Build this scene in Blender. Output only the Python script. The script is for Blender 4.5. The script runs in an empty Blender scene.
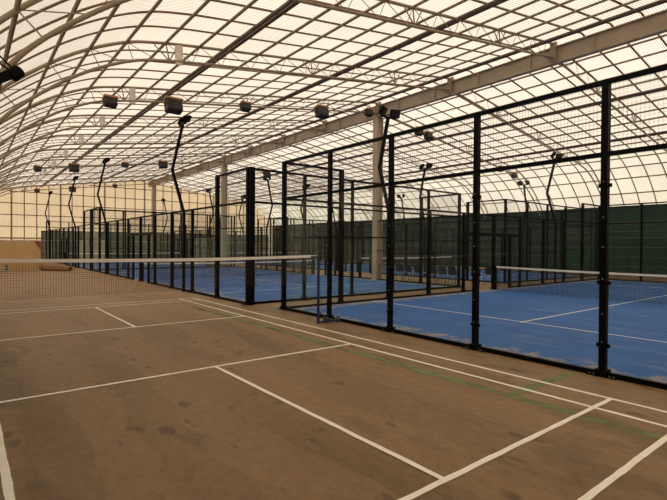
import bpy, math, random
from mathutils import Vector, Matrix
random.seed(7)
S = bpy.context.scene
COL = S.collection
V = Vector

# ------------------------------------------------------------------ helpers
class MB:
    """collects verts / faces; build() links them as ONE mesh object"""
    def __init__(s): s.v = []; s.f = []; s.m = []; s.cur = 0; s.smooth = []; s.sm = False
    def face(s, idx):
        s.f.append(idx); s.m.append(s.cur); s.smooth.append(s.sm)
    def quad(s, a, b, c, d):
        n = len(s.v); s.v += [tuple(a), tuple(b), tuple(c), tuple(d)]; s.face((n, n+1, n+2, n+3))
    def box(s, x0, x1, y0, y1, z0, z1):
        n = len(s.v)
        s.v += [(x0,y0,z0),(x1,y0,z0),(x1,y1,z0),(x0,y1,z0),(x0,y0,z1),(x1,y0,z1),(x1,y1,z1),(x0,y1,z1)]
        for q in ((0,3,2,1),(4,5,6,7),(0,1,5,4),(1,2,6,5),(2,3,7,6),(3,0,4,7)): s.face(tuple(n+i for i in q))
    def cbox(s, c, size, M=None):
        n = len(s.v); x, y, z = (k/2 for k in size); c = V(c)
        for p in ((-x,-y,-z),(x,-y,-z),(x,y,-z),(-x,y,-z),(-x,-y,z),(x,-y,z),(x,y,z),(-x,y,z)):
            p = V(p)
            if M is not None: p = M @ p
            s.v.append(tuple(c+p))
        for q in ((0,3,2,1),(4,5,6,7),(0,1,5,4),(1,2,6,5),(2,3,7,6),(3,0,4,7)): s.face(tuple(n+i for i in q))
    def bevbox(s, c, size, b, M=None):
        # box with chamfered vertical and horizontal edges (two inset rings)
        x, y, z = (k/2 for k in size); c = V(c); n = len(s.v)
        rings = [(-z, b), (-z+b, 0), (z-b, 0), (z, b)]
        for zz, i in rings:
            X, Y = x-i, y-i
            for p in ((-X+b,-Y),(X-b,-Y),(X,-Y+b),(X,Y-b),(X-b,Y),(-X+b,Y),(-X,Y-b),(-X,-Y+b)):
                p = V((p[0], p[1], zz))
                if M is not None: p = M @ p
                s.v.append(tuple(c+p))
        for r in range(3):
            for k in range(8):
                a = n+r*8+k; bb = n+r*8+(k+1) % 8
                s.face((a, bb, bb+8, a+8))
        s.face(tuple(n+7-k for k in range(8))); s.face(tuple(n+24+k for k in range(8)))
    def ring_path(s, pts, prof, up=(0,0,1), cap=True, closed=False):
        pts = [V(p) for p in pts]; n0 = len(s.v); k = len(prof); up = V(up)
        for i, p in enumerate(pts):
            a = pts[max(0, i-1)]; b = pts[min(len(pts)-1, i+1)]
            t = (b-a).normalized()
            u = up if abs(t.dot(up)) < .98 else V((1,0,0)) if abs(t.x) < .9 else V((0,1,0))
            side = t.cross(u).normalized(); w = side.cross(t).normalized()
            sc = 1.0
            if 0 < i < len(pts)-1:
                d1 = (pts[i]-a).normalized(); sc = 1/max(.5, d1.dot(t))
            for (x, y) in prof: s.v.append(tuple(p+side*x+w*y*sc))
        for i in range(len(pts)-1):
            for j in range(k):
                a = n0+i*k+j; b = n0+i*k+(j+1) % k
                s.face((a, b, b+k, a+k))
        if cap:
            s.face(tuple(n0+k-1-j for j in range(k)))
            e = n0+(len(pts)-1)*k; s.face(tuple(e+j for j in range(k)))
    def tube(s, pts, r, n=8, up=(0,0,1)):
        old = s.sm; s.sm = n > 5
        s.ring_path(pts, [(r*math.cos(2*math.pi*i/n), r*math.sin(2*math.pi*i/n)) for i in range(n)], up)
        s.sm = old
    def bar(s, pts, w, h, up=(0,0,1)):
        s.ring_path(pts, [(-w/2,-h/2),(w/2,-h/2),(w/2,h/2),(-w/2,h/2)], up)
    def wire(s, a, b, r):
        # uncapped square wire
        a = V(a); b = V(b); t = (b-a).normalized()
        u = V((0,0,1)) if abs(t.z) < .9 else V((1,0,0))
        x = t.cross(u).normalized()*r; y = t.cross(x).normalized()*r; n = len(s.v)
        for p in (a, b):
            s.v += [tuple(p-x-y), tuple(p+x-y), tuple(p+x+y), tuple(p-x+y)]
        for j in range(4): s.face((n+j, n+(j+1) % 4, n+4+(j+1) % 4, n+4+j))
    def build(s, name, mats, parent=None, loc=(0,0,0), rotz=0):
        me = bpy.data.meshes.new(name); me.from_pydata(s.v, [], s.f)
        if not isinstance(mats, (list, tuple)): mats = [mats]
        for m in mats: me.materials.append(m)
        if len(mats) > 1: me.polygons.foreach_set('material_index', s.m)
        if any(s.smooth): me.polygons.foreach_set('use_smooth', s.smooth)
        me.update()
        o = bpy.data.objects.new(name, me); COL.objects.link(o)
        o.location = loc; o.rotation_euler = (0, 0, rotz)
        if parent is not None: o.parent = parent
        return o

def thing(name, label, cat, loc=(0,0,0), rotz=0, group=None):
    o = bpy.data.objects.new(name, None); COL.objects.link(o)
    o.location = loc; o.rotation_euler = (0, 0, rotz); o.empty_display_size = .2
    return tag(o, label, cat, group)
def tag(o, label, cat, group=None):
    o['label'] = label; o['category'] = cat
    if group: o['group'] = group
    return o
def struct(o):
    o['kind'] = 'structure'; return o
def copy_tree(o, parent=None):
    c = o.copy(); COL.objects.link(c)
    if parent is not None: c.parent = parent
    for ch in list(o.children): copy_tree(ch, c)
    return c

# ------------------------------------------------------------------ materials
def mat(name):
    m = bpy.data.materials.new(name); m.use_nodes = True
    nt = m.node_tree; nt.nodes.clear()
    out = nt.nodes.new('ShaderNodeOutputMaterial')
    return m, nt, out
def nd(nt, t, **k):
    n = nt.nodes.new(t)
    for a, b in k.items(): setattr(n, a, b)
    return n
def lk(nt, a, b): nt.links.new(a, b)
def rgba(c): return (c[0], c[1], c[2], 1)
def noise(nt, vec, scale, detail=4, rough=.55):
    n = nd(nt, 'ShaderNodeTexNoise'); n.inputs['Scale'].default_value = scale
    n.inputs['Detail'].default_value = detail; n.inputs['Roughness'].default_value = rough
    lk(nt, vec, n.inputs['Vector']); return n.outputs['Fac']
def ramp(nt, fac, a, b, c0=(0,0,0), c1=(1,1,1)):
    r = nd(nt, 'ShaderNodeValToRGB'); e = r.color_ramp.elements
    e[0].position = a; e[1].position = b; e[0].color = rgba(c0); e[1].color = rgba(c1)
    lk(nt, fac, r.inputs['Fac']); return r.outputs['Color']
def mixc(nt, fac, a, b, mode='MIX'):
    m = nd(nt, 'ShaderNodeMix', data_type='RGBA', blend_type=mode)
    if isinstance(fac, (int, float)): m.inputs[0].default_value = fac
    else: lk(nt, fac, m.inputs[0])
    for i, c in ((6, a), (7, b)):
        if isinstance(c, tuple): m.inputs[i].default_value = rgba(c)
        else: lk(nt, c, m.inputs[i])
    return m.outputs[2]
def mth(nt, op, a, b=None):
    m = nd(nt, 'ShaderNodeMath', operation=op)
    for i, c in ((0, a), (1, b)):
        if c is None: continue
        if isinstance(c, (int, float)): m.inputs[i].default_value = c
        else: lk(nt, c, m.inputs[i])
    return m.outputs[0]
def objvec(nt, scale=(1,1,1)):
    t = nd(nt, 'ShaderNodeTexCoord'); mp = nd(nt, 'ShaderNodeMapping')
    mp.inputs['Scale'].default_value = scale
    lk(nt, t.outputs['Object'], mp.inputs['Vector']); return mp.outputs['Vector']

def simple(name, col, rough=.5, metal=0., var=.15, vscale=6, spec=.5):
    m, nt, out = mat(name)
    p = nd(nt, 'ShaderNodeBsdfPrincipled')
    p.inputs['Roughness'].default_value = rough; p.inputs['Metallic'].default_value = metal
    p.inputs['Specular IOR Level'].default_value = spec
    n = noise(nt, objvec(nt), vscale)
    lo = tuple(c*(1-var) for c in col); hi = tuple(min(1, c*(1+var)) for c in col)
    lk(nt, ramp(nt, n, .3, .7, lo, hi), p.inputs['Base Color'])
    lk(nt, p.outputs[0], out.inputs['Surface']); return m

STEEL = simple('tan_painted_steel', (.33,.25,.168), .6, var=.12, vscale=3)
COLUMN = simple('column_paint', (.50,.40,.30), .6, var=.1, vscale=2)
BEAMM = simple('ridge_beam_paint', (.41,.32,.23), .6, var=.1, vscale=1.5)
PURLIN = simple('purlin_steel', (.25,.188,.125), .6)
RAFTER = simple('rusty_rafter', (.23,.135,.062), .7, var=.3, vscale=2)
DPURLIN = simple('dark_purlin', (.12,.09,.065), .6)
BLACK = simple('black_powder_coat', (.003,.003,.0033), .5, spec=.08)
WIRE = simple('mesh_wire', (.02,.02,.021), .55)
ALU = simple('bolt_steel', (.22,.21,.20), .45, .6)
WHITE = simple('white_tape', (.90,.87,.82), .7, var=.06)
LINE = simple('floor_line_paint', (.95,.88,.76), .75, var=.07, vscale=8)
BLUEPAINT = simple('blue_painted_steel', (.008,.022,.105), .4)
NETW = simple('net_cord', (.05,.032,.018), .8)
PNET = simple('padel_net_cord', (.015,.015,.017), .8)
GUSSET = simple('pale_gusset', (.72,.66,.58), .6)
LAMPBOX = simple('lamp_housing', (.022,.015,.010), .55, var=.3)
RUST = simple('rusty_cover', (.42,.20,.085), .7, var=.25)
LAMPG = simple('lamp_glass', (.035,.032,.03), .25, spec=.2)
CHAIRD = simple('chair_shell', (.022,.026,.032), .45)
CHAIRS = simple('chair_seat', (.24,.27,.30), .5)
TAN = simple('tan_tarpaulin', (.66,.43,.20), .7, var=.08, vscale=.8)
REDDISH = simple('tarpaulin_lining', (.26,.07,.028), .7, var=.25, vscale=4)
ROLLM = simple('tarpaulin_roll', (.36,.19,.085), .7, var=.25, vscale=3)
BOARD = simple('pale_board', (.50,.47,.42), .7)
BOARDD = simple('dark_board', (.10,.08,.07), .7)
RUBBER = simple('wheel_rubber', (.10,.09,.08), .7)

def sheet(name, tcol, dcol, tw, pitch, axis, amp, nscale=.35):
    """translucent ribbed plastic sheet: diffuse + translucent, ribs along one axis"""
    m, nt, out = mat(name)
    v = objvec(nt)
    sep = nd(nt, 'ShaderNodeSeparateXYZ'); lk(nt, v, sep.inputs[0])
    ph = mth(nt, 'SINE', mth(nt, 'MULTIPLY', sep.outputs[axis], 2*math.pi/pitch))
    rib = mth(nt, 'ADD', mth(nt, 'MULTIPLY', ph, amp/2), 1-amp/2)
    st = mth(nt, 'ADD', mth(nt, 'MULTIPLY', noise(nt, v, nscale, 5), .30), .85)
    k = mth(nt, 'MULTIPLY', rib, st)
    cc = nd(nt, 'ShaderNodeCombineColor')
    for i in range(3): lk(nt, mth(nt, 'MULTIPLY', k, tcol[i]), cc.inputs[i])
    tr = nd(nt, 'ShaderNodeBsdfTranslucent'); lk(nt, cc.outputs[0], tr.inputs['Color'])
    df = nd(nt, 'ShaderNodeBsdfDiffuse'); df.inputs['Color'].default_value = rgba(dcol)
    mx = nd(nt, 'ShaderNodeMixShader'); mx.inputs[0].default_value = tw
    lk(nt, df.outputs[0], mx.inputs[1]); lk(nt, tr.outputs[0], mx.inputs[2])
    lk(nt, mx.outputs[0], out.inputs['Surface']); return m
ROOF = sheet('corrugated_translucent_roof', (.97,.845,.70), (.60,.50,.39), .64, .076, 1, .60)
MULL = simple('brown_mullion', (.13,.08,.042), .7)
ENDW = sheet('translucent_end_wall', (.84,.645,.42), (.55,.42,.27), .66, .12, 0, .25, .6)

def glass_mat():
    m, nt, out = mat('tempered_glass')
    tr = nd(nt, 'ShaderNodeBsdfTransparent'); tr.inputs['Color'].default_value = (.962,.978,.966,1)
    gl = nd(nt, 'ShaderNodeBsdfGlossy'); gl.inputs['Roughness'].default_value = .02
    gl.inputs['Color'].default_value = (.9,.92,.9,1)
    lw = nd(nt, 'ShaderNodeLayerWeight'); lw.inputs['Blend'].default_value = .5
    fr = mth(nt, 'ADD', mth(nt, 'MULTIPLY', mth(nt, 'POWER', lw.outputs['Facing'], 5.0), .24), .014)
    mx = nd(nt, 'ShaderNodeMixShader'); lk(nt, fr, mx.inputs[0])
    lk(nt, tr.outputs[0], mx.inputs[1]); lk(nt, gl.outputs[0], mx.inputs[2])
    # a film of dust
    df = nd(nt, 'ShaderNodeBsdfDiffuse'); df.inputs['Color'].default_value = (.35,.36,.33,1)
    m2 = nd(nt, 'ShaderNodeMixShader')
    lk(nt, mth(nt, 'MULTIPLY', noise(nt, objvec(nt), 1.5), .012), m2.inputs[0])
    lk(nt, mx.outputs[0], m2.inputs[1]); lk(nt, df.outputs[0], m2.inputs[2])
    lk(nt, m2.outputs[0], out.inputs['Surface']); return m
GLASS = glass_mat()

def floor_mat():
    m, nt, out = mat('dusty_brown_court_floor')
    v = objvec(nt); vs = objvec(nt, (1.0, .38, 1))
    big = noise(nt, vs, .55, 6, .6)
    c = ramp(nt, big, .33, .68, (.205,.124,.050), (.325,.205,.099))
    wv = nd(nt, 'ShaderNodeTexWave', wave_type='BANDS', bands_direction='X')
    lk(nt, objvec(nt, (1,.30,1)), wv.inputs['Vector']); wv.inputs['Scale'].default_value = .26
    wv.inputs['Distortion'].default_value = 9; wv.inputs['Detail'].default_value = 6
    wv.inputs['Detail Scale'].default_value = 1.1; wv.inputs['Detail Roughness'].default_value = .62
    c = mixc(nt, mth(nt, 'MULTIPLY', ramp(nt, wv.outputs['Fac'], .50, .56), .38), c, (.37,.225,.110))
    red = noise(nt, objvec(nt, (.9,.22,1)), .8, 3)
    c = mixc(nt, mth(nt, 'MULTIPLY', ramp(nt, red, .45, .75), .35), c, (.38,.19,.09))
    wet = noise(nt, objvec(nt, (1.3,.5,1)), .8, 6, .62)
    c = mixc(nt, mth(nt, 'MULTIPLY', ramp(nt, wet, .55, .60), .42), c, (.135,.076,.032))
    sp = noise(nt, objvec(nt, (1.1, .55, 1)), 3.2, 2, .45)
    c = mixc(nt, mth(nt, 'MULTIPLY', ramp(nt, sp, .66, .70), .6), c, (.10,.054,.025))
    vo = nd(nt, 'ShaderNodeTexVoronoi'); lk(nt, objvec(nt, (2.6, 1.5, 1)), vo.inputs['Vector']); vo.inputs['Scale'].default_value = 1.0
    ft = mth(nt, 'MULTIPLY', ramp(nt, vo.outputs['Distance'], .12, .17, (1,1,1), (0,0,0)), ramp(nt, noise(nt, v, .5, 2), .50, .56))
    c = mixc(nt, mth(nt, 'MULTIPLY', ft, .6), c, (.10,.055,.025))
    sc = noise(nt, objvec(nt, (1, 1, 1)), 9, 3, .6)
    c = mixc(nt, mth(nt, 'MULTIPLY', ramp(nt, sc, .70, .76), .35), c, (.10,.055,.028))
    pl = noise(nt, objvec(nt, (1, 1, 1)), 5.5, 2, .5)
    c = mixc(nt, mth(nt, 'MULTIPLY', ramp(nt, pl, .77, .80), .45), c, (.55,.45,.34))
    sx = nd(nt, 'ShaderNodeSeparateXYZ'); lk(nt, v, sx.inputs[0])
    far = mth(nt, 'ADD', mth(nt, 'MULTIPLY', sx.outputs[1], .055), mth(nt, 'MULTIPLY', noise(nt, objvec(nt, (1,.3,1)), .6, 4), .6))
    c = mixc(nt, mth(nt, 'MULTIPLY', ramp(nt, far, .40, .95), .55), c, (.56,.35,.19))  # far floor's extra brightness put into the colour, paler along Y
    md = noise(nt, objvec(nt, (1,.6,1)), 12, 4, .7)
    c = mixc(nt, .45, c, ramp(nt, md, .32, .62, (.45,.45,.45), (1,1,1)), 'MULTIPLY')
    gr = noise(nt, v, 55, 3, .7)
    c = mixc(nt, .35, c, ramp(nt, gr, .3, .7, (.45,.45,.45), (1,1,1)), 'MULTIPLY')
    gs = noise(nt, v, 1.1, 6, .7)
    c = mixc(nt, mth(nt, 'MULTIPLY', ramp(nt, gs, .68, .78), .30), c, (.13,.14,.05))
    p = nd(nt, 'ShaderNodeBsdfPrincipled'); p.inputs['Roughness'].default_value = .55
    p.inputs['Specular IOR Level'].default_value = .28
    lk(nt, c, p.inputs['Base Color'])
    b = nd(nt, 'ShaderNodeBump'); b.inputs['Strength'].default_value = .25; b.inputs['Distance'].default_value = .01
    lk(nt, gr, b.inputs['Height']); lk(nt, b.outputs[0], p.inputs['Normal'])
    lk(nt, p.outputs[0], out.inputs['Surface']); return m
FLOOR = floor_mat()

def green_line_mat():
    m, nt, out = mat('worn_green_line_paint')
    p = nd(nt, 'ShaderNodeBsdfPrincipled'); p.inputs['Roughness'].default_value = .7
    p.inputs['Base Color'].default_value = (.185,.225,.072,1)
    tr = nd(nt, 'ShaderNodeBsdfTransparent')
    f = ramp(nt, noise(nt, objvec(nt, (1,.5,1)), 3.0, 6, .65), .26, .54)
    mx = nd(nt, 'ShaderNodeMixShader'); lk(nt, mth(nt, 'MULTIPLY', f, .88), mx.inputs[0])
    lk(nt, tr.outputs[0], mx.inputs[1]); lk(nt, p.outputs[0], mx.inputs[2])
    lk(nt, mx.outputs[0], out.inputs['Surface']); return m
GREENL = green_line_mat()

def turf_mat(name, W, L, dusty=.32):
    m, nt, out = mat(name)
    v = objvec(nt)
    c = ramp(nt, noise(nt, v, .7, 5), .3, .7, (.026,.122,.39), (.045,.160,.48))
    c = mixc(nt, .3, c, ramp(nt, noise(nt, v, 70, 2, .7), .3, .7, (.5,.5,.5), (1,1,1)), 'MULTIPLY')
    s = nd(nt, 'ShaderNodeSeparateXYZ'); lk(nt, v, s.inputs[0])
    d = mth(nt, 'MINIMUM', mth(nt, 'MINIMUM', s.outputs[0], mth(nt, 'SUBTRACT', W, s.outputs[0])),
            mth(nt, 'MINIMUM', s.outputs[1], mth(nt, 'SUBTRACT', L, s.outputs[1])))
    near = mth(nt, 'MULTIPLY', mth(nt, 'SUBTRACT', .75, d), .34)       # sand drifts along the walls
    f = ramp(nt, mth(nt, 'ADD', noise(nt, v, 2.6, 6, .65), near), .56, .70)
    c = mixc(nt, mth(nt, 'MULTIPLY', f, .72), c, (.40,.33,.25))
    dust = ramp(nt, noise(nt, objvec(nt, (.35, 1.6, 1)), 1.6, 6, .7), .52, .72)
    c = mixc(nt, mth(nt, 'MULTIPLY', dust, dusty), c, (.38,.40,.42))
    p = nd(nt, 'ShaderNodeBsdfPrincipled'); p.inputs['Roughness'].default_value = .8
    p.inputs['Specular IOR Level'].default_value = .25
    lk(nt, c, p.inputs['Base Color']); lk(nt, p.outputs[0], out.inputs['Surface']); return m

def screen_mat(name, a, b):
    m, nt, out = mat(name)
    v = objvec(nt)
    c = ramp(nt, noise(nt, objvec(nt, (2,2,.35)), 1.1, 6, .65), .35, .72, a, b)
    c = mixc(nt, .3, c, ramp(nt, noise(nt, v, 8, 4, .7), .3, .7, (.4,.4,.4), (1,1,1)), 'MULTIPLY')
    p = nd(nt, 'ShaderNodeBsdfPrincipled'); p.inputs['Roughness'].default_value = .75
    lk(nt, c, p.inputs['Base Color']); lk(nt, p.outputs[0], out.inputs['Surface']); return m
SCREEN = screen_mat('dark_green_windbreak', (.008,.036,.024), (.017,.060,.041))
SCREENF = screen_mat('faded_green_windbreak', (.22,.23,.16), (.32,.33,.235))
SEAM = simple('windbreak_seam', (.12,.13,.09), .7, var=.4, vscale=3)
SEAMW = simple('pale_seam', (.62,.58,.50), .7)
TURF1 = turf_mat('blue_turf_near', 10.04, 20.0)
TURF2 = turf_mat('blue_turf', 10.0, 21.0, .95)

# ------------------------------------------------------------------ hall profile
YF, YB = -13.5, 47.2
XR = 13.8                                   # ridge
EAVE = [(-4.1,0),(-4.02,1.0),(-3.78,2.2),(-3.33,3.4),(-2.78,4.4),(-2.2,5.13),(-1.24,5.96),(-.39,6.52),(.5,6.93),(1.3,7.13),(2.1,7.27),(XR,9.02)]
def smooth_profile(P, k=4):
    # Catmull-Rom through the curved eave; the straight slope keeps its two ends
    Q = []
    for i in range(len(P)-2):
        p0 = V(P[max(0,i-1)]); p1 = V(P[i]); p2 = V(P[i+1]); p3 = V(P[i+2])
        for j in range(k):
            t = j/k
            v = .5*((2*p1)+(p2-p0)*t+(2*p0-5*p1+4*p2-p3)*t*t+(3*p1-p0-3*p2+p3)*t**3)
            Q.append((v.x, max(0, v.y)))
    return Q+[P[-2], P[-1]]
EAVE = smooth_profile([p for p in EAVE[:-1]]+[(4.3, EAVE[-2][1]+.1497*2.2), EAVE[-1]])
def seg_normals(P):
    N = []
    for i in range(len(P)):
        a = P[max(0, i-1)]; b = P[min(len(P)-1, i+1)]
        t = V((b[0]-a[0], b[1]-a[1])).normalized(); N.append(V((-t.y, t.x)))
    return N
EN = seg_normals(EAVE)
EN[-1] = EN[-2] = V((-.148, .989))
def half(off):
    return [(p[0]+n.x*off, p[1]+n.y*off) for p, n in zip(EAVE, EN)]
def full(off):
    h = half(off); d = h[-1][0]-XR
    h = [p for p in h if p[0] <= XR] if d > 0 else h
    r = [(2*XR-x, z) for x, z in h]
    if abs(h[-1][0]-XR) < .02: r = r[:-1]
    return h + r[::-1]
def zchord(x):
    x = x if x <= XR else 2*XR-x
    for (x0,z0),(x1,z1) in zip(EAVE, EAVE[1:]):
        if x0 <= x <= x1 and x1 > x0: return z0+(z1-z0)*(x-x0)/(x1-x0)
    return 0
def nchord(x):
    for (a, n), (b, n2) in zip(zip(EAVE, EN), list(zip(EAVE, EN))[1:]):
        if a[0] <= x <= b[0]:
            k = (x-a[0])/(b[0]-a[0]); return (n*(1-k)+n2*k).normalized()
    return EN[-1]

# ------------------------------------------------------------------ floor and its markings
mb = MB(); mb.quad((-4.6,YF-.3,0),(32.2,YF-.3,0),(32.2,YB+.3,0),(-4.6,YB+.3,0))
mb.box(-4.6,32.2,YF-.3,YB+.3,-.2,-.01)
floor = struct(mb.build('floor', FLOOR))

def ragged(mb, a, b, w, z=.003, jag=.004, step=.12):
    a = V(a); b = V(b); t = (b-a); L = t.length; t.normalize(); n = V((-t.y, t.x))
    k = max(1, int(L/step)); prev = None
    for i in range(k+1):
        p = a+t*(L*i/k)
        l = p+n*(w/2+random.uniform(-jag, jag)); r = p-n*(w/2+random.uniform(-jag, jag))
        cur = ((l.x,l.y,z),(r.x,r.y,z))
        if prev: mb.quad(prev[0], prev[1], cur[1], cur[0])
        prev = cur
XD, XS = 3.03, 2.56
L_ = [((XD,-6.75),(XD,6.55),.056),((XS,-6.75),(XS,6.55),.056),((-XS,-6.75),(-XS,6.55),.06),((-XD,-6.75),(-XD,6.55),.045),
      ((-XD,-6.75),(XD,-6.75),.055),((-XD,-5.99),(XD,-5.99),.055),((-XD,-1.94),(XS+.02,-1.94),.058),((-XD,2.03),(XS+.02,2.03),.06),
      ((-XD,5.85),(XD,5.85),.06),((-XD,6.45),(XD,6.45),.06),((0,-5.99),(0,-1.94),.055),((0,2.03),(0,5.85),.05)]
mb = MB()
for i, (a, b, w) in enumerate(L_): ragged(mb, a, b, w, z=.003+.0004*i)
struct(mb.build('trim_court_lines', LINE, floor))
mb = MB()
ragged(mb, (2.2,-13), (2.2,4.5), .15, z=.0018, jag=.02); ragged(mb, (2.28,-5.2), (3.85,-5.2), .12, z=.0019, jag=.02)
struct(mb.build('trim_faded_green_lines', GREENL, floor))

# ------------------------------------------------------------------ roof
P = full(.105)
mb = MB(); mb.sm = True
nY = 12
for (x0,z0),(x1,z1) in zip(P, P[1:]):
    for j in range(nY):
        y0 = YF+(YB-YF)*j/nY; y1 = YF+(YB-YF)*(j+1)/nY
        mb.quad((x0,y0,z0),(x0,y1,z0),(x1,y1,z1),(x1,y0,z1))
ceiling = struct(mb.build('ceiling', ROOF))
# rafters every 0.9 m
Pr = full(.075)
mb = MB(); mb.bar([(x,0,z) for x, z in Pr], .030, .058, up=(0,1,0))
rafter0 = struct(mb.build('rafter', RAFTER, ceiling, (0,.9,0)))
k0, k1 = math.ceil((YF+.2)/.9), math.floor((YB-.2)/.9)
for k in range(k0, k1+1):
    if k == 1 or k % 5 == 0: continue          # the truss chord carries the sheets there
    c = rafter0.copy(); COL.objects.link(c); c.parent = ceiling; c.location.y = k*.9
# purlins
PX = [-3.95,-3.4,-2.2,-1.24,-.39,.46,1.45,2.4,3.25,4.3,5.27,6.25,7.25,8.2,9.2,10.2,11.2,12.2,13.15]
for X in PX:
    n = nchord(X); off = .012
    for sgn in (0, 1):
        x = X+n.x*off; z = zchord(X)+n.y*off
        if sgn: x = 2*XR-x
        mb = MB()
        if X in (3.25, 8.2, 13.15):
            for d in (-.085, .085): mb.tube([(x+d,YF+.05,z+(d*.15)*(1 if not sgn else -1)),(x+d,YB-.05,z+(d*.15)*(1 if not sgn else -1))], .05, 8)
            o = mb.build('purlin', DPURLIN, ceiling)
        else:
            mb.tube([(x,YF+.05,z),(x,YB-.05,z)], .038, 8); o = mb.build('purlin', PURLIN, ceiling)
        struct(o)

# end walls, ribbed translucent sheet with mullions
def end_wall(name, y, out):
    prof = full(.10)
    mb = MB(); n = len(mb.v)
    for x, z in prof: mb.v.append((x, y, max(0, z)))
    for x, z in prof: mb.v.append((x, y, 0))
    k = len(prof)
    for i in range(k-1): mb.face((i, i+1, k+i+1, k+i))
    w = struct(mb.build(name, ENDW))
    d = -.05*out
    for i in range(-3, 31):
        x = i*1.05+.8
        if not -3.6 < x < 31.2: continue
        zt = zchord(x)+.1; big = (i % 4 == 0)
        b = MB(); ww = .075 if not big else .15
        b.box(x-ww/2, x+ww/2, y+d-.03, y+d+.03, 0, zt); struct(b.build('mullion', MULL if not big else STEEL, w))
    for j, z in enumerate((2.25,3.4,4.55,5.7,6.85,8.0)):
        xs = [x for x in [q*.05 for q in range(-90, 650)] if zchord(x) > z+.1]
        b = MB(); h = .075 if j else .14
        b.box(min(xs), max(xs), y+d-.045, y+d+.02, z-h/2, z+h/2); struct(b.build('wall_rail', MULL if j else STEEL, w))
    b = MB(); b.box(-3.6, 31.2, y+d-.06, y+d-.02, 1.99, 2.07); struct(b.build('wall_rail', SEAMW, w))
    return w
end_wall('wall_back', YB, 1)
end_wall('wall_front', YF, -1)

# ------------------------------------------------------------------ ridge beam and columns
TR = [4.5*k for k in range(-1, 11)]
beam = thing('ridge_beam', 'deep tan steel ridge beam running the length of the hall under the roof peak', 'roof beam', (XR, 0, 8.30))
mb = MB(); mb.box(-.02,.02,YF+.1,YB-.15,.02,.58); mb.build('web', BEAMM, beam)
for z in (0, .58):
    mb = MB(); mb.box(-.11,.11,YF+.1,YB-.15,z,z+.03); mb.build('flange', BEAMM, beam)
y = -12.6
while y < YB-.5:
    mb = MB()
    for s in (-1, 1): mb.box(min(s*.02,s*.10), max(s*.02,s*.10), y-.012, y+.012, .03, .58)
    mb.build('stiffener', BEAMM, beam); y += 2.25
mb = MB()
for t in TR: mb.box(-.05,.05,t-.05,t+.05,.61,.80)
mb.build('stub_posts', STEEL, beam)
for yy, lab in ((9, 'tan steel column behind the nearest cage, rising to the ridge beam'),
                (27, 'tan steel column in the middle distance, second along the ridge beam'),
                (45, 'tan steel column farthest away, standing against the cream end wall')):
    c = thing('steel_column', lab, 'column', (XR, yy+.1, 0), 0, 'columns under the ridge beam')
    mb = MB(); mb.box(-.20,.20,-.008,.008,.02,8.28)
    for s in (-1, 1): mb.box(s*.20-.012,s*.20+.012,-.16,.16,.02,8.28)
    mb.build('shaft', COLUMN, c)
    mb = MB(); mb.box(-.27,.27,-.24,.24,0,.02); mb.build('base_plate', COLUMN, c)
    mb = MB(); mb.box(-.24,.24,-.18,.18,8.28,8.30); mb.build('cap_plate', COLUMN, c)

# ------------------------------------------------------------------ roof trusses (lattice, curved eaves)
def make_truss(name, label, y):
    t = thing(name, label, 'roof truss', (0, y, 0), 0, 'lattice roof trusses')
    up = half(0.0)[:-1]; lo = half(-.46)[:-1]
    up.append((XR-.05, zchord(XR-.05))); lo.append((XR-.05, zchord(XR-.05)-.5))
    lo[0] = (lo[0][0], 0)
    for sgn in (0, 1):
        f = (lambda p: (p[0], 0, p[1])) if not sgn else (lambda p: (2*XR-p[0], 0, p[1]))
        a = MB(); a.tube([f(p) for p in up], .042, 8, (0,1,0)); a.build('top_chord', STEEL, t)
        b = MB(); b.tube([f(p) for p in lo], .040, 8, (0,1,0)); b.build('bottom_chord', STEEL, t)
        w = MB()
        def at(off, x):
            n = nchord(x); return (x+n.x*off, zchord(x)+n.y*off)
        nodes = [-3.4,-2.2,-1.24,-.39,.46,1.45,2.4,3.25,4.3,5.27,6.25,7.25,8.2,9.2,10.2,11.2,12.2,13.15]
        for x0, x1 in zip(nodes, nodes[1:]):
            xm = (x0+x1)/2
            w.tube([f(at(0,x0)), f(at(-.46,xm+.18))], .010, 5, (0,1,0))
            if x0 > 1: w.tube([f(at(-.46,xm+.18)), f(at(0,x1))], .010, 5, (0,1,0))
            else: w.tube([f(at(-.46,x0)), f(at(0,x0))], .012, 5, (0,1,0))
        w.build('lattice_web', STEEL, t)
        for xx in (1.45, 6.25, 10.2):
            k = MB()
            k.tube([f(at(0,xx)), f(at(-.46,xx))], .02, 6, (0,1,0))
            k.tube([f(at(-.05,xx-.32)), f(at(-.46,xx))], .018, 6, (0,1,0))
            k.tube([f(at(-.05,xx+.32)), f(at(-.46,xx))], .018, 6, (0,1,0))
            k.build('splice_bracket', STEEL, t)
        k = MB(); e0 = f((XR-.16, 0))[0]
        k.box(min(e0,e0+(.05 if sgn else -.05)), max(e0,e0+(.05 if sgn else -.05)), -.10, .10, 8.34, 9.0); k.build('end_plate', STEEL, t)
        k = MB(); k.tube([f(at(-.46,12.5)), f((XR-.18,8.38))], .022, 6, (0,1,0)); k.build('end_strut', STEEL, t)
        g = MB(); p = f((1.80, zchord(1.80)-.27)); g.cbox(p, (.20,.05,.56)); g.tube([V(p)+V((0,0,-.33)), V(p)+V((0,0,.3))], .02, 6, (0,1,0))
        o = g.build('gusset_plate', GUSSET, t); o['label'] = 'pale gusset plate'
    return t
ORD = ['nearest','second','third','fourth','fifth','sixth','seventh','eighth','ninth','tenth','eleventh']
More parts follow.
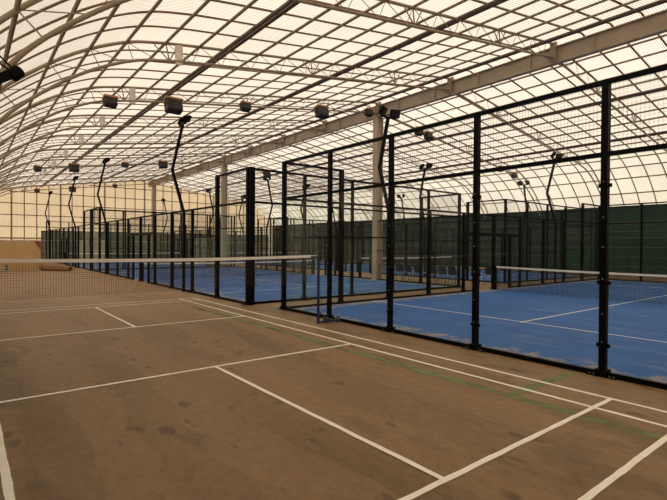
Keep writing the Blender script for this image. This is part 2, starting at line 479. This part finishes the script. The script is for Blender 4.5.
for k in range(11):
    y = 4.5*k
    if k == 0: lab = 'nearest tan lattice roof truss, sweeping across the upper left corner'
    elif k == 10: lab = 'farthest tan lattice roof truss, just in front of the cream end wall'
    elif y in (9, 27): lab = '%s tan lattice roof truss from the camera, box floodlights hanging on it' % ORD[k]
    else: lab = '%s tan lattice roof truss from the camera, no floodlights on it' % ORD[k]
    make_truss('roof_truss', lab, y)

# ------------------------------------------------------------------ box floodlights hung on the trusses
def box_light(x, y, size, label):
    zl = zchord(x)-.46-.03; w, h, d = size
    t = thing('box_floodlight', label, 'floodlight', (x, y, zl), 0, 'box floodlights on the roof trusses')
    M = Matrix.Rotation(math.radians(-16), 3, 'X')
    mb = MB(); mb.bevbox((0,-.05,-h/2+.09), (w,d,h), .025, M); mb.build('housing', LAMPBOX, t)
    mb = MB(); mb.cbox(V((0,-.05,-h/2+.09))+M@V((0,0,h/2+.02)), (w+.05,d+.06,.07), M); mb.build('cover', RUST, t)
    mb = MB(); mb.cbox(V((0,-.05,-h/2+.09))+M@V((0,-d/2-.006,-.01)), (w*.78,.012,h*.7), M); mb.build('glass', LAMPG, t)
    mb = MB()
    for s in (-1, 1): mb.bar([(s*(w/2+.015),0,-h*.35),(s*(w/2+.015),0,.06)], .02, .03)
    mb.bar([(-w/2-.02,0,.06),(w/2+.02,0,.06)], .03, .02); mb.build('bracket', LAMPBOX, t)
BIG = (.58,.44,.36); SML = (.40,.28,.28)
for x, sz, lab in [(1.08,SML,'small dark box floodlight on the third truss, leftmost of its row'),
        (3.23,BIG,'large box floodlight with rusty top, left of the near light pole tip'),
        (6.17,SML,'small dark box floodlight on the third truss, right of the large rusty one'),
        (10.06,BIG,'large box floodlight with rusty top, just left of the nearest column head'),
        (13.0,SML,'small box floodlight tucked beside the head of the nearest column'),
        (16.75,(.5,.34,.3),'dark box floodlight right of the nearest column, left one of a pair'),
        (17.55,(.5,.34,.3),'dark box floodlight right of the nearest column, right one of a pair'),
        (24.83,SML,'small dark box floodlight low on the right eave, left of its neighbour'),
        (26.5,SML,'small dark box floodlight lowest on the right curved eave')]:
    box_light(x, 9, sz, lab)
for x, sz, lab in [(.87,SML,'small distant box floodlight at far left on the seventh truss'),
        (2.93,BIG,'large distant box floodlight on the seventh truss, second from the left'),
        (6.14,SML,'small distant box floodlight on the seventh truss, third from the left'),
        (8.82,BIG,'distant box floodlight on the seventh truss, just left of the ridge beam'),
        (17.7,BIG,'distant box floodlight above the zigzag pole beyond the second cage')]:
    box_light(x, 27, sz, lab)
for x, sz, lab in [(2.7,SML,'tiny far box floodlight leftmost in front of the cream end wall'),
        (5.73,BIG,'far box floodlight in front of the cream end wall, second from the left'),
        (9.72,SML,'tiny far box floodlight in front of the end wall, third from the left')]:
    box_light(x, 45, sz, lab)

# black flood arm at the upper left edge of the picture, clamped to the nearest truss
t = thing('lamp_arm', 'black floodlight arm clamped to the nearest truss at the left edge', 'floodlight', (-2.22, 0, 4.18))
mb = MB(); mb.bar([(-.55,-.25,-.42),(-.10,-.06,-.04)], .13, .13); mb.build('arm', BLACK, t)
mb = MB(); mb.bevbox((0,-.02,.02), (.17,.14,.20), .03, Matrix.Rotation(.7,3,'Y')); mb.build('clamp', BLACK, t)
mb = MB(); mb.tube([(-.02,-.03,.06),(-.30,-.05,.32)], .012, 6); mb.tube([(-.05,-.03,.03),(-.40,-.05,.24)], .012, 6); mb.build('stay_rod', BLACK, t)

# ------------------------------------------------------------------ padel court cages
def wire_panel(mb, fix, axis, a0, a1, z0, z1, pitch=.05, r=.0012):
    n = max(1, round((a1-a0)/pitch))
    P = (lambda a, z: (fix, a, z)) if axis == 'y' else (lambda a, z: (a, fix, z))
    for i in range(n+1):
        a = a0+(a1-a0)*i/n; mb.wire(P(a,z0), P(a,z1), r)
    m = max(1, round((z1-z0)/pitch))
    for j in range(m+1):
        z = z0+(z1-z0)*j/m; mb.wire(P(a0,z), P(a1,z), r)
def cage(label, loc, rotz, W, L, detail, pitch=.05):
    c = thing('padel_cage', label, 'padel cage', loc, rotz, 'black steel and glass padel cages')
    dx, dy = W/5, L/10
    def post(x, y, h, w=.085, axis='y', near=None):
        b = MB(); b.box(x-w/2, x+w/2, y-w/2, y+w/2, 0, h); p = b.build('post', BLACK, c)
        if detail:
            b = MB()
            if axis == 'x': b.box(x-.19, x+.19, y-.07, y+.07, 0, .012)
            else: b.box(x-.07, x+.07, y-.19, y+.19, 0, .012)
            b.box(x-.075, x+.075, y-.075, y+.075, .012, .10)
            b.build('base_plate', BLACK, p)
        if detail and near:
            # near = outward direction of the face the hardware is seen on
            ox, oy = near; al = V((abs(oy), abs(ox), 0)); ov = V((ox, oy, 0)); pc = V((x, y, 0))
            for q in (-.15, -.10, .10, .15):
                b = MB(); c0 = pc+al*q+ov*.05; b.tube([c0+V((0,0,.012)), c0+V((0,0,.032))], .011, 6); b.build('bolt', ALU, p)
            for z in (.42, 1.27, 2.58):
                for sg in (-1, 1):
                    b = MB(); c0 = pc+al*(sg*(w/2+.02))+V((0,0,z)); b.cbox(c0, (.040 if abs(oy) else .036, .036 if abs(oy) else .040, .048)); b.build('clamp', BLACK, p)
            for z in (.47, .85, 1.32, 1.75, 2.15, 2.63):
                b = MB(); c0 = pc+ov*(w/2)+V((0,0,z)); b.tube([c0, c0+ov*.012], .010, 8); b.build('button', ALU, p)
        return p
    def rail(a, b, z, w=.06, h=.06, name='rail'):
        m = MB(); m.bar([(a[0],a[1],z),(b[0],b[1],z)], w, h); m.build(name, BLACK, c)
    def glass(axis, fix, a0, a1, z0, z1):
        m = MB()
        if axis == 'x': m.box(a0, a1, fix-.006, fix+.006, z0, z1)
        else: m.box(fix-.006, fix+.006, a0, a1, z0, z1)
        m.build('glass_panel', GLASS, c)
    def mesh(axis, fix, a0, a1, z0, z1):
        m = MB(); wire_panel(m, fix, axis, a0, a1, z0, z1, pitch); m.build('mesh_panel', WIRE, c)
    # back walls
    for yb in (0, L):
        for k in range(6):
            corner = k in (0, 5)
            post(k*dx, yb, 4.0, .085 if not corner else .10, 'x', (0,-1) if yb == 0 and detail == 1 else None)
        for k in range(5):
            a0, a1 = k*dx+.06, (k+1)*dx-.06
            glass('x', yb, a0, a1, .07, 2.97); mesh('x', yb, a0, a1, 3.03, 3.97)
        rail((0,yb), (W,yb), 3.0); rail((0,yb), (W,yb), 3.97); rail((0,yb), (W,yb), .035, .06, .07, 'base_rail')
    # side walls
    for xs in (0, W):
        for k in range(1, 10):
            tall = k in (1, 9)
            post(xs, k*dy, 4.0 if tall else 3.0, .115 if k % 2 else .095, 'y', (-1,0) if xs == 0 and detail == 2 else None)
        for k in range(10):
            a0, a1 = k*dy+.05, (k+1)*dy-.05
            if k in (0, 9):
                glass('y', xs, a0, a1, .07, 2.97); mesh('y', xs, a0, a1, 3.03, 3.97)
                rail((xs,k*dy), (xs,(k+1)*dy), 3.97)
            elif k in (1, 8):
                glass('y', xs, a0, a1, .07, 1.98); mesh('y', xs, a0, a1, 2.03, 2.97); rail((xs,k*dy), (xs,(k+1)*dy), 2.0, .04, .04)
            elif k in (4, 5):
                d0, d1 = (a0, a1-1.15) if k == 4 else (a0+1.15, a1)
                mesh('y', xs, a0, a1, 2.25, 2.97); mesh('y', xs, d0, d1, .07, 2.2)
                e = d1 if k == 4 else d0
                m = MB(); m.box(xs-.05, xs+.05, e-.05, e+.05, 0, 2.2); m.build('door_post', BLACK, c)
                rail((xs,k*dy), (xs,(k+1)*dy), 2.22, .08, .12, 'door_lintel')
            else:
                mesh('y', xs, a0, a1, .07, 2.97)
                rail((xs,k*dy), (xs,(k+1)*dy), 1.5, .035, .035)
        rail((xs,0), (xs,L), 3.0); 
        rail((xs,0), (xs,4*dy+.8), .035, .06, .07, 'base_rail'); rail((xs,6*dy-.8), (xs,L), .035, .06, .07, 'base_rail')
    return c
def turf(label, loc, rotz, W, L, m):
    mb = MB(); mb.box(.04, W-.04, .04, L-.04, .0, .012); mb.cur = 1
    z = .0145; s = .165*L
    def ln(x0, x1, y0, y1): mb.quad((x0,y0,z),(x1,y0,z),(x1,y1,z),(x0,y1,z))
    for yy in (s, L-s): ln(.05, W-.05, yy-.025, yy+.025)
    ln(W/2-.025, W/2+.025, s-.10, L-s+.10)
    o = mb.build('court_turf', [m, WHITE], None, loc, rotz)
    return tag(o, label, 'artificial turf', 'blue turf carpets of the padel courts')
def padel_net(label, loc, rotz, W, y, drop=0., wr=.003):
    t = thing('padel_net', label, 'padel net', loc, rotz, 'padel nets across the blue courts')
    x0, x1 = .10, W-.10
    for x in (x0, x1):
        m = MB(); m.box(x-.04, x+.04, y-.04, y+.04, .012, .98-drop); m.build('net_post', BLACK, t)
    def top(x): 
        u = (x-W/2)/(W/2); return .88-drop+.05*u*u
    N = 24; X = [x0+.04+(x1-x0-.08)*i/N for i in range(N+1)]
    m = MB(); m.bar([(x,y,top(x)) for x in X], .014, .065); o = m.build('tape', WHITE, t); o['label'] = 'white top tape'
    m = MB(); n = int((x1-x0)/.045)
    for i in range(n+1):
        x = x0+.04+(x1-x0-.08)*i/n; m.wire((x,y,.03), (x,y,top(x)-.03), wr)
    for j in range(19):
        for a, b in zip(X, X[1:]):
            m.wire((a,y,.03+(top(a)-.06)*j/18), (b,y,.03+(top(b)-.06)*j/18), wr)
    m.build('netting', PNET, t)

C = [ # label bits, loc, rot, W, L
 ('near', (3.965,2.50,0), -math.pi/2, 10.04, 20.0),
 ('second', (3.65,3.95,0), 0, 10.0, 21.0),
 ('farleft', (3.65,25.45,0), 0, 10.0, 21.0),
 ('right', (17.2,3.95,0), 0, 10.0, 21.0),
 ('farright', (17.2,25.45,0), 0, 10.0, 21.0)]
CL = ['black padel cage nearest the camera, its glass back wall filling the right half',
      'black padel cage behind the nearest one, its long side beside the brown court',
      'black padel cage farthest along the left row, ending near the cream end wall',
      'black padel cage beyond the near court, beside the dark green windbreak',
      'black padel cage farthest on the right, behind the one by the windbreak']
TL = ['blue turf inside the nearest cage, with white service and centre lines in view',
      'blue dusty turf of the second cage, behind the blue badminton post',
      'blue turf of the farthest cage in the left row',
      'blue turf seen through the near court, behind the dark chairs',
      'blue turf far away in the back right cage']
NL = ['padel net with white tape across the nearest blue court at right',
      'padel net of the second cage, its tape just below the badminton tape',
      'padel net far away in the last cage of the left row',
      'padel net behind the dark chairs, in the cage beside the green windbreak',
      'padel net farthest right, in the cage at the back']
for i, (nm, loc, rz, W, L) in enumerate(C):
    cage(CL[i], loc, rz, W, L, (1, 2, 0, 0, 0)[i], .05 if i < 2 else .075)
    turf(TL[i], loc, rz, W, L, TURF1 if i == 0 else TURF2)
    padel_net(NL[i], loc, rz, W, L/2, .10 if i == 1 else 0., .0042 if i == 0 else .003)
# doubled corner upright of the second cage is bolted to its corner: part of that cage
for o in [o for o in COL.objects if o.get('label') == CL[1]]:
    m = MB(); m.box(-.02,.14,-.16,-.055,0,4.0); m.build('corner_post', BLACK, o)

# ------------------------------------------------------------------ zigzag light poles
def light_pole(label, x, y, dirv, top=6.3, detail=True):
    """dirv: outward direction of the bend"""
    t = thing('light_pole', label, 'light pole', (x+dirv[0]*.11, y+dirv[1]*.11, 0), 0, 'zigzag light poles on the cages')
    d = V((dirv[0], dirv[1], 0)); z1 = 3.0+(top-3.0)*.46
    m = MB(); m.bar([(0,0,0),(0,0,2.9),d*.44+V((0,0,z1)),d*.06+V((0,0,top))], .09, .09, up=(d.y,-d.x,0)); m.build('pole', BLACK, t)
    s = V((-d.y, d.x, 0)) ; p = d*.06+V((0,0,top))
    m = MB(); m.bar([p-s*.34, p+s*.34], .05, .05); m.build('crossbar', BLACK, t)
    inw = -d
    for k in (-1, 1):
        c = p+s*(.27*k)+V((0,0,.15))+inw*.05
        ang = math.atan2(inw.y, inw.x)
        M = Matrix.Rotation(ang+k*.45, 3, 'Z') @ Matrix.Rotation(math.radians(30), 3, 'Y')
        h = MB(); h.bevbox(c, (.10,.34,.28), .02, M)
        for q in range(5): h.cbox(c+M@V((-.065, -.12+.06*q, 0)), (.04,.012,.24), M)
        ho = h.build('lamp_head', BLACK, t)
        l = MB(); l.cbox(c+M@V((.053,0,0)), (.008,.28,.22), M); l.build('lens', LAMPG, ho)
        b = MB(); b.bar([p+s*(.24*k), c-M@V((.03,0,0))], .03, .03); b.build('yoke', BLACK, ho)
for lab, x, y, d, tp in [
    ('zigzag light pole beside the third roof truss, on the near cage behind the corner posts', 8.06, 2.50, (0,1), 5.95),
    ('zigzag light pole at right, seen under the near cage top rail against the roof', 19.35, 2.50, (0,1), 5.95),
    ('tallest-looking zigzag light pole, standing on the second cage beside the brown court', 3.65, 8.70, (-1,0), 6.15),
    ('zigzag light pole second along the row beside the brown court', 3.65, 20.75, (-1,0), 6.35),
    ('zigzag light pole third along the row beside the brown court', 3.65, 30.1, (-1,0), 6.35),
    ('zigzag light pole farthest along the row beside the brown court', 3.65, 42.6, (-1,0), 6.35),
    ('light pole bending right, seen through the gap between the first two cages', 13.65, 20.2, (1,0), 6.3),
    ('small light pole on the far side of the last left cage, nearer one', 13.65, 30.1, (1,0), 6.3),
    ('small light pole on the far side of the last left cage, farther one', 13.65, 41.8, (1,0), 6.3),
    ('light pole with paired heads rising behind the chairs, on the cage by the windbreak', 17.2, 8.74, (-1,0), 6.0),
    ('light pole on the left side of the windbreak cage, farther one', 17.2, 20.2, (-1,0), 6.0),
    ('light pole beside the dark green windbreak, nearer one', 27.2, 8.74, (1,0), 6.0),
    ('light pole beside the dark green windbreak, farther one', 27.2, 20.2, (1,0), 6.0),
    ('distant light pole on the left side of the back right cage', 17.2, 30.1, (-1,0), 6.0),
    ('distant light pole on the right side of the back right cage', 27.2, 30.1, (1,0), 6.0)]:
    light_pole(lab, x, y, d, tp)

# ------------------------------------------------------------------ badminton net and posts
def bpost(label, x, s):
    t = thing('badminton_post', label, 'net post', (x, .12, 0), 0, 'badminton posts')
    m = MB(); m.box(-.022,.022,-.022,.022,0,1.53); m.build('upright', BLUEPAINT, t)
    m = MB(); m.box(-.03,.03,-.03,.03,1.53,1.555); m.build('cap', BLUEPAINT, t)
    e = V((s*.50, -.13, .06))
    m = MB(); m.bar([(0,0,.035), e], .05, .04); m.build('foot', BLUEPAINT, t)
    m = MB(); m.bar([(0,0,.30), e*.45+V((0,0,.03))], .025, .025); m.build('brace', BLUEPAINT, t)
    for q in (.98, .42):
        p = V((s*.50*q, -.13*q, .068)); ax = V((.447, .894*s, 0))
        ax = V((.13*s, .50, 0)).normalized()
        side = .05
        m = MB(); m.tube([p+ax*(side-.018), p+ax*(side+.018)], .068, 16); w = m.build('wheel', RUBBER, t)
        m = MB(); m.tube([p+ax*(side-.06), p+ax*(side+.022)], .014, 8); m.build('hub', ALU, w)
    return t
bpost('blue steel badminton post with wheeled foot, in front of the near cage', 3.36, 1)
bpost('blue steel badminton post at the hidden left end of the net', -3.22, 1)
bn = thing('badminton_net', 'badminton net with white top tape stretched across the brown court', 'badminton net', (0, .12, 0))
def ztop(x): 
    u = (x-.08)/3.3; return 1.478+.045*u*u
xa, xb = -3.10, 3.14; N = 30; X = [xa+(xb-xa)*i/N for i in range(N+1)]
m = MB(); m.bar([(x,0,ztop(x)-.012) for x in X], .012, .055); o = m.build('tape', WHITE, bn); o['label'] = 'white top tape'
m = MB(); m.tube([(-3.198,0,1.515),(-3.1,0,ztop(-3.1))], .006, 6); m.tube([(xb,0,ztop(xb)),(3.338,0,1.515)], .006, 6)
m.build('cord', WHITE, bn)
m = MB(); n = int((xb-xa)/.036)
for i in range(n+1):
    x = xa+(xb-xa)*i/n; m.wire((x,0,.92), (x,0,ztop(x)-.03), .0016)
for j in range(17):
    for a, b in zip(X, X[1:]):
        m.wire((a,0,.92+(ztop(a)-.95)*j/16), (b,0,.92+(ztop(b)-.95)*j/16), .0016)
m.build('netting', NETW, bn)

# ------------------------------------------------------------------ dark green windbreaks, plus an added unseen screen
def windbreak(label, a, b, h, smat, seams, seamm, step=4.5):
    a = V(a); b = V(b); t = (b-a); L = t.length; t.normalize()
    w = thing('windbreak', label, 'windbreak', a, 0)
    n = max(1, round(L/step)); inn = V((-t.y, t.x, 0)) if V((-t.y, t.x)).dot(V((13.8-a.x, 16-a.y))) > 0 else V((t.y,-t.x,0))
    for i in range(n+1):
        p = t*(L*i/n)+inn*.05; m = MB(); m.box(p.x-.04,p.x+.04,p.y-.04,p.y+.04,0,h); m.build('post', BLACK, w)
    for i in range(n):
        p0 = t*(L*i/n+.0); p1 = t*(L*(i+1)/n); m = MB(); m.sm = True
        K = 18; J = 6
        def pt(q, j):
            u = q/K; z = .05+(h-.05)*j/J
            p = p0.lerp(p1, u); bul = .03*math.sin(u*math.pi)*math.sin(j/J*math.pi*3)+.015*math.sin(u*17+i*2.1+j)
            p = p - inn*(.05+bul*.6); return (p.x, p.y, z)
        for q in range(K):
            for j in range(J): m.quad(pt(q,j), pt(q+1,j), pt(q+1,j+1), pt(q,j+1))
        m.build('screen', smat, w)
    for z, r in seams:
        m = MB(); m.tube([inn*.03+V((0,0,z)), t*L+inn*.03+V((0,0,z))], r, 6); m.build('cable', seamm, w)
    m = MB(); m.tube([V((0,0,h)), t*L+V((0,0,h))], .03, 6); m.build('top_rail', BLACK, w)
windbreak('dark green windbreak screen along the right side of the hall', (30.0,-12.8,0), (30.0,46.3,0), 4.35, SCREEN,
          [(.55,.012),(1.15,.012),(1.75,.012),(2.35,.015),(2.75,.012),(3.35,.015)], SEAM)
windbreak('dark green screen added unseen along the left side to dim glass reflections', (-3.5,-12.8,0), (-3.5,11.0,0), 2.9, SCREEN,
          [(.55,.012),(1.15,.012),(1.75,.012),(2.35,.015)], SEAM)  # added out of view: darkens what the near glass reflects
windbreak('faded green windbreak screen along the end wall behind the cages', (3.3,46.95,0), (29.6,46.95,0), 3.0, SCREENF,
          [(2.02,.05),(1.0,.015)], SEAMW)

# ------------------------------------------------------------------ tan tarpaulin, roll, boards
tp = thing('tarpaulin', 'flat tan tarpaulin hung as a low partition at far left', 'tarpaulin', (-3.6, 28.4, 0))
m = MB(); m.sm = True; K = 40
def tz(i): return 1.90+.015*math.sin(i*.9)
for i in range(K):
    def pp(i, j):
        u = i/K; z = tz(i)*j/6; y = .03*math.sin(u*21+j*.5)*(1-j/8)
        return (4.78*u - (.05 if j < 2 and i == K else 0), y, z)
    for j in range(6): m.quad(pp(i,j), pp(i+1,j), pp(i+1,j+1), pp(i,j+1))
m.build('sheet', TAN, tp)
m = MB(); m.quad((4.42,-.05,1.88),(4.79,-.04,1.88),(4.79,-.06,1.22),(4.70,-.08,1.45)); m.quad((4.42,-.05,1.88),(4.70,-.08,1.45),(4.79,-.06,1.22),(4.62,-.10,1.62))
m.build('folded_corner', REDDISH, tp)
m = MB(); m.tube([(0,0,1.93),(4.85,0,1.93)], .025, 6); m.build('rope', SEAMW, tp)
for x in (0, 4.82):
    m = MB(); m.tube([(x,.05,0),(x,.05,1.98)], .03, 8); m.build('pole', STEEL, tp)

a = V((1.12,26.7,0)); b = V((2.4,24.9,0)); d = (b-a).normalized(); nrm = V((-d.y,d.x,0))
t = thing('tarpaulin_roll', 'reddish brown rolled tarpaulin lying beside the second cage at far left', 'rolled tarpaulin', a)
m = MB(); m.sm = True; K = 14; R = 16
def rp(i, k):
    u = i/K; r = .25-.10*u+.015*math.sin(i*2.3+k*1.7); th = 2*math.pi*k/R
    return tuple(d*(u*(b-a).length)+nrm*(r*1.1*math.cos(th))+V((0,0,max(0.0, r*.97+r*math.sin(th)))))
for i in range(K):
    for k in range(R): m.quad(rp(i,k), rp(i+1,k), rp(i+1,k+1), rp(i,k+1))
m.build('roll', ROLLM, t)
m = MB()
sp = [(.02+.23*q/40, q*.55) for q in range(41)]
for (r0,t0),(r1,t1) in zip(sp, sp[1:]):
    c0 = V((0,0,.25))
    P_ = lambda r, th: tuple(-d*.012+c0+nrm*(r*1.08*math.cos(th))+V((0,0,r*.98*math.sin(th))))
    m.quad(P_(r0,t0), P_(r1,t1), P_(max(0,r1-.05),t1), P_(max(0,r0-.05),t0))
m.build('end_spiral', REDDISH, t)

t = thing('board_stack', 'low stack of pale boards on the floor at the far left edge', 'boards', (-1.15, 27.0, 0))
for j in range(4):
    m = MB()
    for q in range(3 if j % 2 == 0 else 2):
        if j % 2 == 0: m.bevbox((.02*j,-.25+.25*q,.05+.085*j), (1.25-.12*j,.17,.06), .008)
        else: m.bevbox((-.4+.8*q,0,.05+.085*j), (.12,.66,.11), .008)
    m.build('board' if j % 2 == 0 else 'batten', BOARD if j % 2 == 0 else BOARDD, t)

# ------------------------------------------------------------------ chairs in the corridor between the cages
def make_chair():
    t = thing('plastic_chair', '', 'chair', (0,0,0), 0, 'dark chairs in the corridor between the cages')
    m = MB(); m.sm = True                          # backrest, slightly curved and tilted; chair faces +x
    K = 8
    def bp(i, j, o):
        u = i/K*2-1; z = .44+.42*j/4; x = -.20-.10*(j/4)+.05*u*u+o; w = .23-.02*(j/4)
        return (x, u*w, z-.03*(u*u)*(j == 4))
    for o, fl in ((0,0),(-.018,1)):
        for i in range(K):
            for j in range(4):
                q = [bp(i,j,o), bp(i+1,j,o), bp(i+1,j+1,o), bp(i,j+1,o)]
                m.quad(*(q if not fl else q[::-1]))
    for i in range(K): m.quad(bp(i,4,0), bp(i+1,4,0), bp(i+1,4,-.018), bp(i,4,-.018)); m.quad(bp(i,0,0), bp(i,0,-.018), bp(i+1,0,-.018), bp(i+1,0,0))
    for j in range(4):
        m.quad(bp(0,j,0), bp(0,j+1,0), bp(0,j+1,-.018), bp(0,j,-.018)); m.quad(bp(K,j,0), bp(K,j,-.018), bp(K,j+1,-.018), bp(K,j+1,0))
    m.build('backrest', CHAIRD, t)
    m = MB(); m.bevbox((.0,0,.435), (.46,.46,.035), .012); m.build('seat', CHAIRS, t)
    for sx in (-1, 1):
        for sy in (-1, 1):
            m = MB(); m.tube([(sx*.19,sy*.19,.42),(sx*.23,sy*.22,0)], .014, 8); m.build('leg', CHAIRD, t)
    m = MB(); m.tube([(-.2,-.215,.47),(-.2,-.24,.64),(.17,-.24,.64),(.2,-.2,.43)], .014, 6, (0,1,0)); m.build('armrest', CHAIRD, t)
    m = MB(); m.tube([(-.2,.215,.47),(-.2,.24,.64),(.17,.24,.64),(.2,.2,.43)], .014, 6, (0,1,0)); m.build('armrest', CHAIRD, t)
    return t
ch0 = make_chair()
for i, (x, y, r, lab) in enumerate([(14.62,8.10,.06,'dark plastic chair in the corridor, leftmost of the whole row'),
        (14.60,7.50,-.05,'dark plastic chair second from left in the corridor row'),
        (14.63,6.91,.04,'dark plastic chair third from left, right end of the first group of three'),
        (14.60,5.99,.05,'dark plastic chair fourth from left, left end of the second group of three'),
        (14.62,5.41,-.04,'dark plastic chair fifth from left, in the middle of the second group'),
        (14.58,4.83,-.06,'dark plastic chair sixth from left, just left of the far glass corner post'),
        (16.2,4.75,.08,'dark plastic chair just right of a thick near cage post, left of a pair'),
        (16.25,4.02,-.05,'dark plastic chair rightmost of all, beside the end of the near padel net')]):
    c = ch0 if i == 0 else copy_tree(ch0)
    c.location = (x, y, 0); c.rotation_euler = (0, 0, r); c['label'] = lab

# ------------------------------------------------------------------ sky light and camera
w = bpy.data.worlds.new('overcast_sky'); S.world = w; w.use_nodes = True
nt = w.node_tree; nt.nodes.clear()
out = nd(nt, 'ShaderNodeOutputWorld'); bg = nd(nt, 'ShaderNodeBackground')
tc = nd(nt, 'ShaderNodeTexCoord'); sp = nd(nt, 'ShaderNodeSeparateXYZ'); lk(nt, tc.outputs['Generated'], sp.inputs[0])
r = nd(nt, 'ShaderNodeValToRGB'); e = r.color_ramp.elements
e[0].position = .47; e[0].color = (.24,.20,.15,1); e[1].position = .53; e[1].color = (.58,.565,.53,1)
n_ = e.new(1.0); n_.color = (1.0,.985,.95,1)
lk(nt, mth(nt, 'ADD', mth(nt, 'MULTIPLY', sp.outputs[2], .5), .5), r.inputs['Fac'])
fx = nd(nt, 'ShaderNodeMapRange'); fx.inputs['From Min'].default_value = -1; fx.inputs['From Max'].default_value = .25
fx.inputs['To Min'].default_value = .50; fx.inputs['To Max'].default_value = 1.0; fx.interpolation_type = 'SMOOTHSTEP'
lk(nt, sp.outputs[0], fx.inputs['Value'])
vm = nd(nt, 'ShaderNodeVectorMath', operation='SCALE'); lk(nt, r.outputs['Color'], vm.inputs[0]); lk(nt, fx.outputs['Result'], vm.inputs['Scale'])
lk(nt, vm.outputs['Vector'], bg.inputs['Color']); bg.inputs['Strength'].default_value = 3.05
lk(nt, bg.outputs[0], out.inputs['Surface'])

f_, yaw, pit, rol = 463.751, .672, -.010, .007
cp = V((-2.801, -8.158, 1.747))
fw = V((math.sin(yaw)*math.cos(pit), math.cos(yaw)*math.cos(pit), math.sin(pit)))
rt = V((math.cos(yaw), -math.sin(yaw), 0)); upv = rt.cross(fw)
r2 = rt*math.cos(rol)+upv*math.sin(rol); u2 = -rt*math.sin(rol)+upv*math.cos(rol)
cam = bpy.data.cameras.new('camera'); co = bpy.data.objects.new('camera', cam); COL.objects.link(co)
cam.sensor_width = 36; cam.lens = f_*36/667; cam.clip_end = 300; cam.clip_start = .05
M = Matrix.Identity(4)
for i in range(3): M[i][0] = r2[i]; M[i][1] = u2[i]; M[i][2] = -fw[i]; M[i][3] = cp[i]
co.matrix_world = M
S.camera = co
S.cycles.transparent_max_bounces = 48
S.cycles.max_bounces = 14; S.cycles.diffuse_bounces = 6
S.view_settings.view_transform = 'Standard'; S.view_settings.look = 'None'
S.view_settings.gamma = 1; S.view_settings.exposure = .12; S.view_settings.use_curve_mapping = False
